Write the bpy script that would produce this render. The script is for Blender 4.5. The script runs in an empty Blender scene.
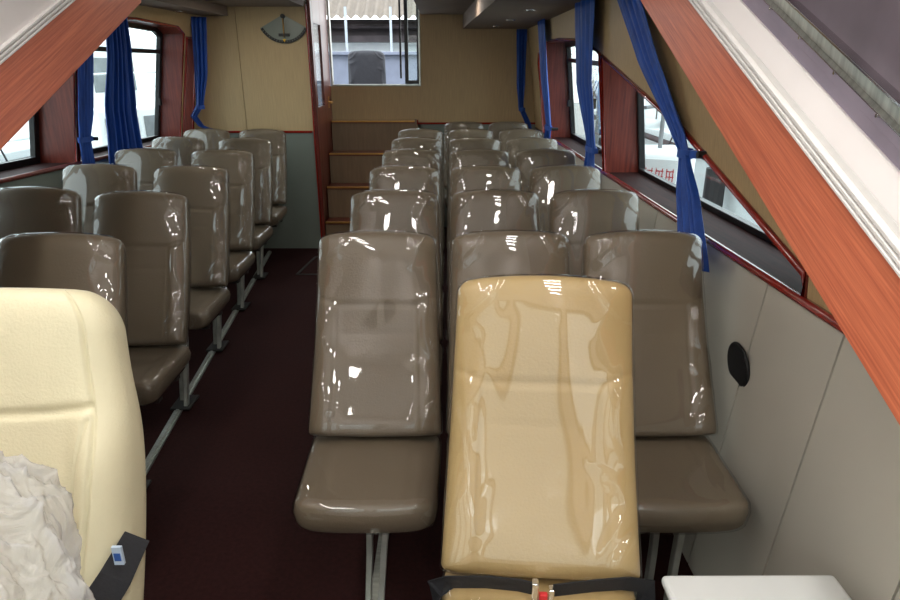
import bpy, bmesh, math, random
from mathutils import Vector, Matrix, noise
random.seed(4)
R = math.radians
C = bpy.context.scene.collection
H = 1.8                                  # eye height above the cabin floor

# ------------------------------------------------------------------ materials
def new_mat(name):
    m = bpy.data.materials.new(name); m.use_nodes = True
    nt = m.node_tree; b = nt.nodes['Principled BSDF']
    return m, nt, b
def srgb(c):
    return tuple(((v/255)/12.92 if v/255 <= .04045 else ((v/255+.055)/1.055)**2.4) for v in c) + (1,)
def mat(name, col, rough=.5, metal=0, coat=0, noise_amt=.06, noise_scale=6, stretch=(1,1,1), bump=0, bump_scale=60, spec=.5, coat_rough=.05, trans=0, emis=None, estr=0):
    m, nt, b = new_mat(name)
    N, L = nt.nodes, nt.links
    tc = N.new('ShaderNodeTexCoord'); mp = N.new('ShaderNodeMapping'); mp.inputs['Scale'].default_value = stretch
    L.new(tc.outputs['Object'], mp.inputs['Vector'])
    nz = N.new('ShaderNodeTexNoise'); nz.inputs['Scale'].default_value = noise_scale; nz.inputs['Detail'].default_value = 5
    L.new(mp.outputs[0], nz.inputs['Vector'])
    c = srgb(col)
    rp = N.new('ShaderNodeValToRGB')
    rp.color_ramp.elements[0].position = .3; rp.color_ramp.elements[1].position = .7
    rp.color_ramp.elements[0].color = tuple(v*(1-noise_amt*2) for v in c[:3])+(1,)
    rp.color_ramp.elements[1].color = tuple(min(1, v*(1+noise_amt*2)) for v in c[:3])+(1,)
    L.new(nz.outputs['Fac'], rp.inputs[0]); L.new(rp.outputs[0], b.inputs['Base Color'])
    b.inputs['Roughness'].default_value = rough; b.inputs['Metallic'].default_value = metal
    b.inputs['Coat Weight'].default_value = coat; b.inputs['Coat Roughness'].default_value = coat_rough
    b.inputs['Specular IOR Level'].default_value = spec
    if trans: b.inputs['Transmission Weight'].default_value = trans
    if emis: b.inputs['Emission Color'].default_value = srgb(emis); b.inputs['Emission Strength'].default_value = estr
    if bump:
        n2 = N.new('ShaderNodeTexNoise'); n2.inputs['Scale'].default_value = bump_scale; n2.inputs['Detail'].default_value = 4
        L.new(mp.outputs[0], n2.inputs['Vector'])
        bp = N.new('ShaderNodeBump'); bp.inputs['Strength'].default_value = bump; bp.inputs['Distance'].default_value = .01
        L.new(n2.outputs['Fac'], bp.inputs['Height']); L.new(bp.outputs[0], b.inputs['Normal'])
    return m
def wood(name, dark, light, scale=(40, 1.2, 40), rough=.35, coat=.3, rotx=0):
    m, nt, b = new_mat(name); N, L = nt.nodes, nt.links
    tc = N.new('ShaderNodeTexCoord'); mp = N.new('ShaderNodeMapping'); mp.inputs['Scale'].default_value = scale; mp0 = N.new('ShaderNodeMapping'); mp0.inputs['Rotation'].default_value = (rotx,0,0)
    L.new(tc.outputs['Object'], mp0.inputs['Vector']); L.new(mp0.outputs[0], mp.inputs['Vector'])
    nz = N.new('ShaderNodeTexNoise'); nz.inputs['Scale'].default_value = 2.2; nz.inputs['Detail'].default_value = 8; nz.inputs['Roughness'].default_value = .65
    nz.inputs['Distortion'].default_value = .3
    L.new(mp.outputs[0], nz.inputs['Vector'])
    rp = N.new('ShaderNodeValToRGB'); e = rp.color_ramp.elements
    e[0].position = .32; e[0].color = srgb(dark); e[1].position = .66; e[1].color = srgb(light)
    L.new(nz.outputs['Fac'], rp.inputs[0]); L.new(rp.outputs[0], b.inputs['Base Color'])
    b.inputs['Roughness'].default_value = rough; b.inputs['Coat Weight'].default_value = coat; b.inputs['Coat Roughness'].default_value = .15
    return m
def clear_film(name, ior, tint=(1,1,1,1), rough=.03, base=.0):
    m, nt, b = new_mat(name); N, L = nt.nodes, nt.links
    N.remove(b); out = N['Material Output']
    tr = N.new('ShaderNodeBsdfTransparent'); tr.inputs[0].default_value = tint
    gl = N.new('ShaderNodeBsdfGlossy'); gl.inputs['Roughness'].default_value = rough
    f0 = ((ior-1)/(ior+1))**2+base       # Schlick, the same from both sides of the sheet
    lw = N.new('ShaderNodeLayerWeight'); lw.inputs['Blend'].default_value = .5
    pw = N.new('ShaderNodeMath'); pw.operation = 'POWER'; pw.inputs[1].default_value = 5; L.new(lw.outputs['Facing'], pw.inputs[0])
    ad = N.new('ShaderNodeMath'); ad.operation = 'MULTIPLY_ADD'; ad.inputs[1].default_value = 1-f0; ad.inputs[2].default_value = f0; ad.use_clamp = True
    L.new(pw.outputs[0], ad.inputs[0])
    mx = N.new('ShaderNodeMixShader'); L.new(ad.outputs[0], mx.inputs[0]); L.new(tr.outputs[0], mx.inputs[1]); L.new(gl.outputs[0], mx.inputs[2])
    L.new(mx.outputs[0], out.inputs[0])
    return m
M = {}
M['taupe'] = mat('taupe_vinyl', (108,96,80), .5, noise_amt=.03, noise_scale=3, bump=.12, bump_scale=150)
M['tan'] = mat('tan_vinyl', (180,155,108), .5, noise_amt=.03, noise_scale=3, bump=.12, bump_scale=150)
M['cream'] = mat('cream_leather', (214,206,174), .42, noise_amt=.03, noise_scale=4, bump=.15, bump_scale=180)
M['film'] = clear_film('clear_plastic_film', 1.5, (.98,.98,.97,1), .04, .025)
M['glass'] = clear_film('window_glass', 1.45, (.93,.97,.96,1), .01, .0)
M['steel'] = mat('brushed_steel', (186,190,182), .3, .6, noise_amt=.1, noise_scale=10, stretch=(1,8,1))
M['grey_metal'] = mat('grey_painted_steel', (70,70,68), .4, .6)
M['chrome'] = mat('chrome', (215,215,215), .12, 1, noise_amt=.02)
M['brass'] = mat('brass', (196,150,84), .35, .8)
M['black'] = mat('black_rubber', (22,22,24), .5)
M['frame_black'] = mat('black_window_frame', (26,26,28), .35)
M['webbing'] = mat('black_webbing', (26,27,32), .75, noise_scale=120, noise_amt=.2, stretch=(1,6,1), bump=.3, bump_scale=300)
M['floor'] = mat('maroon_floor', (46,20,19), .8, spec=.15, noise_amt=.12, noise_scale=60, bump=.1, bump_scale=300)
M['panel_light'] = mat('pale_grey_wall_panel', (196,191,178), .45, noise_amt=.02, noise_scale=2)
M['panel_green'] = mat('grey_green_panel', (118,126,118), .5, noise_amt=.03, noise_scale=3)
M['gap'] = mat('panel_gap', (20,20,20), .8)
M['wall_tan'] = mat('tan_laminate', (182,154,112), .5, noise_amt=.05, noise_scale=10, stretch=(14,14,.5), bump=.03, bump_scale=40)
M['wall_cream'] = mat('cream_laminate', (184,160,120), .5, noise_amt=.04, noise_scale=10, stretch=(14,14,.5))
M['ceiling'] = mat('ceiling_fabric', (122,106,94), .8, noise_amt=.04, noise_scale=5)
M['riser'] = mat('stair_riser_laminate', (128,106,82), .5, noise_amt=.05, noise_scale=4, stretch=(10,1,1))
M['mahogany'] = wood('mahogany', (84,30,24), (128,56,42), (30,30,1.5))
M['mahogany_dark'] = wood('dark_mahogany', (34,16,15), (58,28,25), (30,2,30), .7, 0)
M['red_trim'] = mat('varnished_red_trim', (138,34,26), .2, coat=.8, noise_amt=.08)
M['board'] = wood('orange_wood_laminate', (190,92,64), (228,130,92), (75,1.6,75), .45, .12, -.417)
M['white_gloss'] = mat('white_moulding', (232,229,226), .3, noise_amt=.01)
M['white_panel'] = mat('white_panel', (238,232,230), .5, noise_amt=.01)
M['lilac'] = mat('lilac_grey_panel', (160,150,166), .6, noise_amt=.04, noise_scale=8)
M['dark_panel'] = mat('dark_mauve_panel', (92,82,90), .5, noise_amt=.1, noise_scale=6)
M['curtain'] = mat('blue_curtain', (26,74,160), .55, noise_amt=.12, noise_scale=25, stretch=(1,1,.2), bump=.15, bump_scale=120)
M['box_white'] = mat('white_box_lacquer', (226,228,226), .3, noise_amt=.01)
M['speaker'] = mat('speaker_grille', (26,26,28), .6, bump=.6, bump_scale=400)
M['gauge_plate'] = mat('gauge_plate', (128,136,128), .35, noise_amt=.03)
M['yellow'] = mat('yellow_paint', (236,186,40), .4)
M['sticker'] = mat('white_blue_sticker', (190,208,228), .5)
M['blue_ink'] = mat('blue_ink', (46,92,170), .5)
M['red_ink'] = mat('red_lettering', (196,40,44), .5)
M['ext_white'] = mat('white_gelcoat', (232,236,236), .35, noise_amt=.02)
M['ext_grey'] = mat('grey_hull_paint', (168,176,184), .5, noise_amt=.05)
M['quay'] = mat('blue_grey_quay_paint', (112,118,134), .5, noise_amt=.05)
M['mahogany_dark'].node_tree.nodes['Principled BSDF'].inputs['Specular IOR Level'].default_value = .15
M['ext_mid'] = mat('grey_deck_gear', (120,126,128), .6, noise_amt=.1)
M['ext_dark'] = mat('dark_eaves', (56,48,50), .7, noise_amt=.3, noise_scale=3)
M['ext_roof'] = mat('corrugated_roof_sheet', (108,96,82), .6, noise_amt=.08)
M['concrete'] = mat('concrete_yard', (176,174,168), .9, noise_amt=.08)
M['dark_cloth'] = mat('dark_grey_seat_cloth', (38,38,44), .6, bump=.4, bump_scale=20)
M['lamp_on'] = mat('lit_lamp_lens', (255,250,240), .4, emis=(255,248,235), estr=14)
def bag_mat():
    m, nt, b = new_mat('white_thin_plastic_bag'); N, L = nt.nodes, nt.links
    b.inputs['Base Color'].default_value = srgb((222,222,220)); b.inputs['Roughness'].default_value = .25; b.inputs['Coat Weight'].default_value = .6
    tl = N.new('ShaderNodeBsdfTranslucent'); tl.inputs[0].default_value = (.85,.85,.84,1)
    tr = N.new('ShaderNodeBsdfTransparent')
    m1 = N.new('ShaderNodeMixShader'); m1.inputs[0].default_value = .35
    m2 = N.new('ShaderNodeMixShader'); m2.inputs[0].default_value = .5
    L.new(b.outputs[0], m1.inputs[1]); L.new(tl.outputs[0], m1.inputs[2]); L.new(m1.outputs[0], m2.inputs[1]); L.new(tr.outputs[0], m2.inputs[2])
    L.new(m2.outputs[0], N['Material Output'].inputs[0])
    tc = N.new('ShaderNodeTexCoord'); nz = N.new('ShaderNodeTexNoise'); nz.inputs['Scale'].default_value = 9; nz.inputs['Detail'].default_value = 5; nz.inputs['Distortion'].default_value = 2.5
    L.new(tc.outputs['Object'], nz.inputs['Vector'])
    bp = N.new('ShaderNodeBump'); bp.inputs['Strength'].default_value = 1; bp.inputs['Distance'].default_value = .03
    L.new(nz.outputs['Fac'], bp.inputs['Height']); L.new(bp.outputs[0], b.inputs['Normal'])
    return m
M['bag'] = bag_mat()

# ------------------------------------------------------------------ mesh helpers
class MB:
    def __init__(s): s.bm = bmesh.new(); s.mats = []
    def _mi(s, m):
        if m is None: return 0
        if m not in s.mats: s.mats.append(m)
        return s.mats.index(m)
    def box(s, a, b, m=None, bev=0, seg=2):
        r = bmesh.ops.create_cube(s.bm, size=1)
        c = [(a[i]+b[i])/2 for i in range(3)]; d = [abs(b[i]-a[i]) for i in range(3)]
        for v in r['verts']: v.co = Vector((c[0]+v.co.x*d[0], c[1]+v.co.y*d[1], c[2]+v.co.z*d[2]))
        fs = set(f for v in r['verts'] for f in v.link_faces)
        i = s._mi(m)
        for f in fs: f.material_index = i
        if bev:
            es = list(set(e for v in r['verts'] for e in v.link_edges))
            bmesh.ops.bevel(s.bm, geom=es, offset=bev, segments=seg, profile=.5, affect='EDGES')
        return s
    def face(s, pts, m=None):
        vs = [s.bm.verts.new(p) for p in pts]; f = s.bm.faces.new(vs); f.material_index = s._mi(m); return f
    def hexa(s, q0, q1, m=None):
        """solid between two quads/polygons with the same vertex count"""
        n = len(q0); i = s._mi(m)
        a = [s.bm.verts.new(p) for p in q0]; b = [s.bm.verts.new(p) for p in q1]
        fs = [s.bm.faces.new(a[::-1]), s.bm.faces.new(b)]
        for k in range(n): fs.append(s.bm.faces.new((a[k], a[(k+1) % n], b[(k+1) % n], b[k])))
        for f in fs: f.material_index = i
        return s
    def ring(s, o0, i0, o1, i1, m=None):
        """closed ring solid: outer/inner loops on two sides"""
        n = len(o0); i = s._mi(m)
        L = [[s.bm.verts.new(p) for p in l] for l in (o0, i0, o1, i1)]
        for k in range(n):
            j = (k+1) % n
            for q in ((L[0][k], L[0][j], L[1][j], L[1][k]), (L[2][k], L[3][k], L[3][j], L[2][j]),
                      (L[0][k], L[2][k], L[2][j], L[0][j]), (L[1][k], L[1][j], L[3][j], L[3][k])):
                s.bm.faces.new(q).material_index = i
        return s
    def tube(s, pts, r, m=None, n=10, closed=False):
        pts = [Vector(p) for p in pts]; i = s._mi(m); rings = []
        for k, p in enumerate(pts):
            if closed: t = (pts[(k+1) % len(pts)]-pts[k-1])
            else: t = pts[min(k+1, len(pts)-1)]-pts[max(k-1, 0)]
            t.normalize(); up = Vector((0,0,1)) if abs(t.z) < .9 else Vector((0,1,0))
            a = t.cross(up).normalized(); b = t.cross(a)
            rr = r[k] if isinstance(r, (list, tuple)) else r
            rings.append([s.bm.verts.new(p+a*rr*math.cos(2*math.pi*q/n)+b*rr*math.sin(2*math.pi*q/n)) for q in range(n)])
        K = len(rings)
        for k in range(K if closed else K-1):
            A, B = rings[k], rings[(k+1) % K]
            for q in range(n): s.bm.faces.new((A[q], A[(q+1) % n], B[(q+1) % n], B[q])).material_index = i
        if not closed:
            s.bm.faces.new(rings[0][::-1]).material_index = i; s.bm.faces.new(rings[-1]).material_index = i
        return s
    def ribbon(s, pts, wid, th, wdir, m=None):
        """flat strap through pts; wdir = width direction(s)"""
        pts = [Vector(p) for p in pts]; i = s._mi(m); rings = []
        for k, p in enumerate(pts):
            t = (pts[min(k+1, len(pts)-1)]-pts[max(k-1, 0)]).normalized()
            w = Vector(wdir[k] if isinstance(wdir, list) else wdir); w = (w-t*w.dot(t)).normalized(); nrm = t.cross(w)
            ww = wid[k] if isinstance(wid, list) else wid
            rings.append([s.bm.verts.new(p+w*a*ww/2+nrm*b*th/2) for a, b in ((-1,-1),(1,-1),(1,1),(-1,1))])
        for k in range(len(rings)-1):
            A, B = rings[k], rings[k+1]
            for q in range(4): s.bm.faces.new((A[q], A[(q+1) % 4], B[(q+1) % 4], B[q])).material_index = i
        s.bm.faces.new(rings[0][::-1]).material_index = i; s.bm.faces.new(rings[-1]).material_index = i
        return s
    def build(s, name, m=None, parent=None, smooth=False, bevel=0):
        bmesh.ops.recalc_face_normals(s.bm, faces=s.bm.faces)
        if any(len(f.verts) > 4 for f in s.bm.faces):
            bmesh.ops.triangulate(s.bm, faces=[f for f in s.bm.faces if len(f.verts) > 4])
        me = bpy.data.meshes.new(name); s.bm.to_mesh(me); s.bm.free()
        for mm in ([m] if m else s.mats): me.materials.append(mm)
        if smooth:
            for p in me.polygons: p.use_smooth = True
        o = bpy.data.objects.new(name, me); C.objects.link(o)
        if parent: o.parent = parent
        if bevel:
            bv = o.modifiers.new('bevel', 'BEVEL'); bv.width = bevel; bv.segments = 3; bv.limit_method = 'ANGLE'
        return o
def empty(name, loc=(0,0,0), rz=0):
    o = bpy.data.objects.new(name, None); C.objects.link(o); o.location = loc; o.rotation_euler.z = rz; o.empty_display_size = .1; return o
def tag(o, label=None, cat=None, group=None, kind=None):
    if label: o['label'] = label
    if cat: o['category'] = cat
    if group: o['group'] = group
    if kind: o['kind'] = kind
    return o
def struct(o): o['kind'] = 'structure'; return o
def copy_tree(o, parent=None):
    c = o.copy(); C.objects.link(c); c.parent = parent
    for ch in list(o.children): copy_tree(ch, c)
    return c
def inset(poly, d):
    """inward offset of a CCW polygon"""
    n = len(poly); out = []
    for i in range(n):
        p0, p1, p2 = Vector(poly[i-1]), Vector(poly[i]), Vector(poly[(i+1) % n])
        e1 = (p1-p0).normalized(); e2 = (p2-p1).normalized()
        n1 = Vector((-e1.y, e1.x)); n2 = Vector((-e2.y, e2.x)); b = n1+n2
        out.append(tuple(p1+b*(d/max(.3, b.dot(n1)))))
    return out

# ------------------------------------------------------------------ hull geometry
def XR(Y): return 1.05 - .008*(Y-1.5)
def XL(Y): return -2.64 + .07*(Y-4.54)
RZ = 1.16                                # sill / handrail height
YL, YR = 6.55, 7.5                       # aft bulkheads
CZ = 2.33                                # ceiling
def RP(Y, z, d=0): return Vector((XR(Y)-.12*max(0, z-RZ)+d, Y, z))
def LP(Y, z, d=0): return Vector((XL(Y)+.18*max(0, z-RZ)-d, Y, z))

fl = MB(); fl.box((-3.0,-1.8,-.1), (1.5,7.7,0)); struct(fl.build('floor', M['floor']))
# right lower wall: panels with dark gaps, leaning out slightly
w = MB(); seams = [-1.6,-.6,0,.55,1.12,1.55,1.97,2.5,3.1,3.7,4.3,4.9,5.5,6.1,6.7,7.5]
def RW(Y, z, d=0): return Vector((XR(Y)-.12*(1-z/RZ)+d, Y, z))
w.hexa([RW(-1.6,0,.021), RW(7.5,0,.021), RW(7.5,RZ,.021), RW(-1.6,RZ,.021)], [RW(-1.6,0,.05), RW(7.5,0,.05), RW(7.5,RZ,.05), RW(-1.6,RZ,.05)], M['gap'])
for a, b in zip(seams[:-1], seams[1:]):
    w.hexa([RW(a+.004,0), RW(b-.004,0), RW(b-.004,RZ-.004), RW(a+.004,RZ-.004)], [RW(a+.004,0,.02), RW(b-.004,0,.02), RW(b-.004,RZ-.004,.02), RW(a+.004,RZ-.004,.02)], M['panel_light'])
struct(w.build('wall_right_lower', None))
# slope of the coaming boards
def zb(Y): return 1.318+.445*(Y-1.1)      # lower edge of the boards
def zt(Y): return 1.518+.445*(Y-1.1)      # upper edge
# right upper wall
prof = [(1.76,1.238),(2.75,1.55),(3.19,1.648),(4.2,1.875),(4.45,1.92),(4.95,1.985),(5.6,2.015),(6.33,2.015)]
up = [(.2,RZ),(1.76,RZ)]+prof+[(6.33,RZ),(6.42,RZ),(6.42,1.84),(6.50,1.93),(6.78,1.93),(6.86,1.84),(6.86,RZ),(7.5,RZ),(7.5,CZ),(3.0,CZ),(2.6,zt(2.6)-.02),(.25,zt(.25)+.05)]
w = MB(); w.hexa([RP(y,z) for y, z in up], [RP(y,z,.03) for y, z in up], M['wall_tan']); struct(w.build('wall_right_upper', None))
# left walls
w = MB(); w.hexa([LP(-1.6,0), LP(YL,0), LP(YL,RZ), LP(-1.6,RZ)], [LP(-1.6,0,.05), LP(YL,0,.05), LP(YL,RZ,.05), LP(-1.6,RZ,.05)], M['panel_green']); struct(w.build('wall_left_lower', None))
lup = [(.2,RZ),(2.2,RZ),(2.2,1.5),(2.9,1.85),(3.5,2.05),(4.60,2.12),(4.60,RZ),(4.64,RZ),(4.64,2.08),(4.8,2.13),(5.4,2.15),(6.08,2.13),(6.2,2.08),(6.2,RZ),(6.26,RZ),(6.26,2.05),(6.47,2.05),(6.47,RZ),(YL,RZ),(YL,CZ),(3.0,CZ),(2.6,zt(2.6)-.02),(.25,zt(.25)+.05)]
w = MB(); w.hexa([LP(y,z) for y, z in lup], [LP(y,z,.03) for y, z in lup], M['wall_tan']); struct(w.build('wall_left_upper', None))
# outer shell forward of the boards
w = MB()
w.box((1.3,-1.6,RZ), (1.35,.2,2.9), M['white_panel']); struct(w.build('wall_right_forward', None))
w = MB(); w.box((-2.98,-1.6,RZ), (-2.93,.2,2.9), M['white_panel']); struct(w.build('wall_left_forward', None))

# windows -------------------------------------------------------------
def window(n, P, poly, dep, frame=.035, bars=(), lining=None, sill_m=None, handle=None):
    """P maps (Y, z, depth); poly is CCW in (Y, z)"""
    e = empty('window_%d' % n); struct(e)
    k = len(poly)
    inn = inset(poly, frame)
    m = MB(); m.ring([P(y,z,dep-.02) for y, z in poly], [P(y,z,dep-.02) for y, z in inn], [P(y,z,dep+.02) for y, z in poly], [P(y,z,dep+.02) for y, z in inn])
    for (a, b) in bars:
        m.ribbon([P(a[0],a[1],dep), P(b[0],b[1],dep)], .035, .03, (0,0,1) if abs(a[0]-b[0]) > .1 else (0,1,0))
    m.build('window_frame', M['frame_black'], e, bevel=.004)
    g = MB(); g.hexa([P(y,z,dep-.002) for y, z in inn], [P(y,z,dep+.003) for y, z in inn]); g.build('pane', M['glass'], e)
    out = inset(poly, -.012); poly0 = poly; poly = inset(poly, .003)
    # lining: sill separately dark
    l = MB(); s = MB()
    for i in range(k):
        a, b = poly[i], poly[(i+1) % k]; A, B = out[i], out[(i+1) % k]
        tgt = s if (abs(a[1]-b[1]) < .01 and a[1] < 1.3) else l
        tgt.hexa([P(*a,-.003), P(*b,-.003), P(*B,-.003), P(*A,-.003)], [P(*a,dep+.02), P(*b,dep+.02), P(*B,dep+.02), P(*A,dep+.02)])
    l.build('reveal', lining or M['mahogany'], e); s.build('sill', sill_m or M['mahogany_dark'], e)
    t = MB()
    t.tube([P(y,z,-.006) for y, z in poly0], .011, closed=True, n=8)
    t.build('edge_trim', M['red_trim'], e, smooth=True)
    if handle:
        h = MB(); h.box(P(handle[0]-.015,handle[1]-.03,dep-.05), P(handle[0]+.015,handle[1]+.03,dep-.02)); h.build('latch', M['black'], e, bevel=.004)
    return e
w1 = [(1.76,RZ),(4.15,RZ),(4.15,1.862),(3.19,1.648),(2.75,1.55),(1.76,1.238)]
window(1, RP, w1, .22, .03)
w2 = [(4.20,RZ),(6.33,RZ),(6.33,2.015),(5.6,2.015),(4.95,1.985),(4.45,1.92),(4.20,1.873)]
window(2, RP, w2, .2, .045, bars=[((4.22,1.80),(6.3,1.86))], handle=(6.26,1.48))
w3 = [(6.42,RZ),(6.86,RZ),(6.86,1.84),(6.78,1.93),(6.50,1.93),(6.42,1.84)]
window(3, RP, w3, .18, .03)
window(4, LP, [(2.2,RZ),(4.60,RZ),(4.60,2.12),(3.5,2.05),(2.9,1.85),(2.2,1.5)], .26, .05)
window(5, LP, [(4.64,RZ),(6.2,RZ),(6.2,2.08),(6.08,2.13),(5.4,2.15),(4.8,2.13),(4.64,2.08)], .2, .04, bars=[((4.66,1.93),(6.17,1.93))], handle=(6.15,1.5))
window(6, LP, [(6.26,RZ),(6.47,RZ),(6.47,2.05),(6.26,2.05)], .16, .03, bars=[((6.27,1.9),(6.46,1.9))])
# rails along the sills
t = MB(); t.tube([RP(y,RZ-.004,-.008) for y in (-.2,1.4,1.76,2.5,3.5,4.5,5.5,6.5,7.4)], .015, n=10); struct(t.build('trim_1', M['red_trim'], smooth=True))
t = MB(); t.tube([LP(y,RZ-.004,-.008) for y in (-.2,1.5,2.5,3.5,4.5,5.5,6.5)], .015, n=10); struct(t.build('trim_2', M['mahogany'], smooth=True))

# aft bulkheads --------------------------------------------------------
w = MB()
for a, b in ((XL(YL)-.05, -1.985), (-1.98, -1.32)): w.box((a,YL,1.2), (b,YL+.04,CZ+.02), M['wall_cream'])
w.box((XL(YL)-.05,YL+.02,1.2), (-1.33,YL+.05,CZ), M['gap'])
w.box((XL(YL)-.05,YL,0), (-1.33,YL+.05,1.2), M['panel_green'])
struct(w.build('wall_back_left', None))
t = MB(); t.box((XL(YL),YL-.012,1.185), (-1.335,YL,1.207)); t.box((-1.325,YL-.015,0), (-1.313,YL+.05,CZ+.02)); struct(t.build('trim_3', M['red_trim'], bevel=.003))
w = MB()
w.box((-.30,YR,1.2), (1.3,YR+.05,CZ+.02), M['wall_tan']); w.box((-.33,YR,0), (1.3,YR+.05,1.2), M['panel_green'])
w.box((-1.33,YR,0), (-.30,YR+.05,1.60), M['wall_tan'])
struct(w.build('wall_back_right', None))
t = MB(); t.box((-.33,YR-.012,1.19), (1.0,YR,1.212)); t.box((-.345,YR-.16,1.2), (-.32,YR-.02,1.25)); struct(t.build('trim_4', M['red_trim'], bevel=.003))
# ceiling with the stair hatch cut out
w = MB()
w.box((-2.9,3.0,CZ), (-1.33,YR,CZ+.05)); w.box((-.28,3.0,CZ), (1.35,YR,CZ+.05)); w.box((-1.33,3.0,CZ), (-.28,5.7,CZ+.05))
struct(w.build('ceiling', M['ceiling']))
# soffits: right one tapers, left one narrow
w = MB(); w.hexa([(.17,YR,2.19),(1.25,YR,2.19),(1.25,3.0,2.19),(.36,3.0,2.19)], [(.17,YR,CZ),(1.25,YR,CZ),(1.25,3.0,CZ),(.36,3.0,CZ)])
w.build('soffit_right', M['ceiling']).name = 'ceiling_soffit_right'; struct(bpy.data.objects['ceiling_soffit_right'])
w = MB(); w.hexa([(-2.75,YL,2.25),(-2.05,YL,2.25),(-2.15,3.0,2.25),(-2.85,3.0,2.25)], [(-2.75,YL,CZ),(-2.05,YL,CZ),(-2.15,3.0,CZ),(-2.85,3.0,CZ)])
struct(w.build('ceiling_soffit_left', M['ceiling']))
# wheelhouse shell around the viewpoint
w = MB(); w.box((-3.0,-1.65,2.9), (1.4,3.05,2.95), M['white_panel']); struct(w.build('ceiling_forward', None))
w = MB(); w.box((-1.36,3.0,CZ+.05), (.84,3.05,2.9), M['white_panel']); struct(w.build('wall_step', None))
w = MB(); y0, y1 = -1.65, -1.6
w.box((-3.0,y0,0), (1.4,y1,1.25)); w.box((-3.0,y0,2.32), (1.4,y1,2.9))
for a, b in ((-3.0,-2.75),(-1.75,-1.6),(-.62,-.47),(.5,.62),(1.25,1.4)): w.box((a,y0,1.25), (b,y1,2.32))
struct(w.build('wall_front', M['white_panel']))
for n, (a, b) in enumerate(((-2.75,-1.75),(-1.6,-.62),(-.47,.5),(.62,1.25))):
    e = struct(empty('window_%d' % (7+n)))
    p = [(a,1.25),(b,1.25),(b,2.32),(a,2.32)]; q = inset(p, .035)
    m = MB(); m.ring([(x,y1+.005,z) for x, z in p], [(x,y1+.005,z) for x, z in q], [(x,y0-.005,z) for x, z in p], [(x,y0-.005,z) for x, z in q]); m.build('window_frame', M['frame_black'], e)
    m = MB(); m.hexa([(x,y0+.02,z) for x, z in q], [(x,y0+.026,z) for x, z in q]); m.build('pane', M['glass'], e)

# the sloping coaming either side of the opening: bands stacked on one vertical plane
def band(X, th, o0, o1, m, name, ya=.2, yb=3.0, off=0):
    """strip between offsets o0..o1 (height over the boards' lower edge) from X outward by th"""
    b = MB(); s = 1 if th > 0 else -1
    b.hexa([(X+s*off,ya,zb(ya)+o0), (X+s*off,yb,zb(yb)+o0), (X+s*off,yb,zb(yb)+o1), (X+s*off,ya,zb(ya)+o1)],
           [(X+th,ya,zb(ya)+o0), (X+th,yb,zb(yb)+o0), (X+th,yb,zb(yb)+o1), (X+th,ya,zb(ya)+o1)])
    return struct(b.build(name, m, bevel=.003))
LO = -.105                             # the left coaming sits a hand lower
def strip(X, off, o0, o1, m, name, th, ya=.2, yb=3.0): return band(X, th, o0, o1, m, name, ya, yb, off)
XB, XC = .75, -1.30
rot = math.atan(.455)
for X, s, k in ((XB, 1, 5), (XC, -1, 6)):
    strip(X, 0, (LO if s < 0 else 0), .2+(LO if s < 0 else 0), M['board'], 'trim_%d' % k, s*.05)
# right side, over the board
b = MB()
def prism_band(b, X0, X1, o0, o1, m, ya=.2, yb=3.0):
    b.hexa([(X0,ya,zb(ya)+o0), (X0,yb,zb(yb)+o0), (X0,yb,zb(yb)+o1), (X0,ya,zb(ya)+o1)], [(X1,ya,zb(ya)+o0), (X1,yb,zb(yb)+o0), (X1,yb,zb(yb)+o1), (X1,ya,zb(ya)+o1)], m)
for X, s, k in ((XB, 1, 7), (XC, -1, 8)):
    b = MB(); o_ = LO if s < 0 else 0
    prism_band(b, X-s*.006, X+s*.05, .200+o_, .207+o_, M['white_gloss']); prism_band(b, X+s*.004, X+s*.05, .207+o_, .211+o_, M['white_gloss'])
    prism_band(b, X-s*.004, X+s*.05, .211+o_, .219+o_, M['white_gloss']); prism_band(b, X+s*.006, X+s*.05, .219+o_, .223+o_, M['white_gloss'])
    prism_band(b, X-s*.002, X+s*.05, .223+o_, .232+o_, M['white_gloss'])
    struct(b.build('trim_%d' % k, None, bevel=.0015))
b = MB(); prism_band(b, XB+.012, XB+.06, .232, .25, M['white_gloss'])
b.hexa([(XB+.012,.2,zb(.2)+.25), (XB+.012,3,zb(3)+.25), (XB+.03,3,zb(3)+.305), (XB+.03,.2,zb(.2)+.305)], [(XB+.06,.2,zb(.2)+.25), (XB+.06,3,zb(3)+.25), (XB+.06,3,zb(3)+.305), (XB+.06,.2,zb(.2)+.305)], M['white_panel'])
prism_band(b, XB+.035, XB+.06, .305, .335, M['lilac']); prism_band(b, XB+.03, XB+.06, .335, .368, M['lilac'])
struct(b.build('wall_coaming_right', None, bevel=.002))
b = MB(); prism_band(b, XB+.014, XB+.06, .368, .371, M['chrome']); prism_band(b, XB+.03, XB+.06, .371, .408, M['steel']); prism_band(b, XB+.012, XB+.06, .408, .413, M['chrome'])
for i in range(14):
    y = .55+i*.16; c = Vector((XB+.028, y, zb(y)+.36)); b.tube([c, c-Vector((.008,0,0))], .004, M['chrome'], n=10)
o = b.build('trim_9', None, bevel=.0015); struct(o)
b = MB(); b.hexa([(XB+.035,.2,zb(.2)+.413), (XB+.035,3.0,zb(3)+.413), (XB+.035,3.0,2.9), (XB+.035,.2,2.9)], [(XB+.07,.2,zb(.2)+.413), (XB+.07,3.0,zb(3)+.413), (XB+.07,3.0,2.9), (XB+.07,.2,2.9)], M['dark_panel'])
struct(b.build('wall_wheelhouse_right', None))
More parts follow.
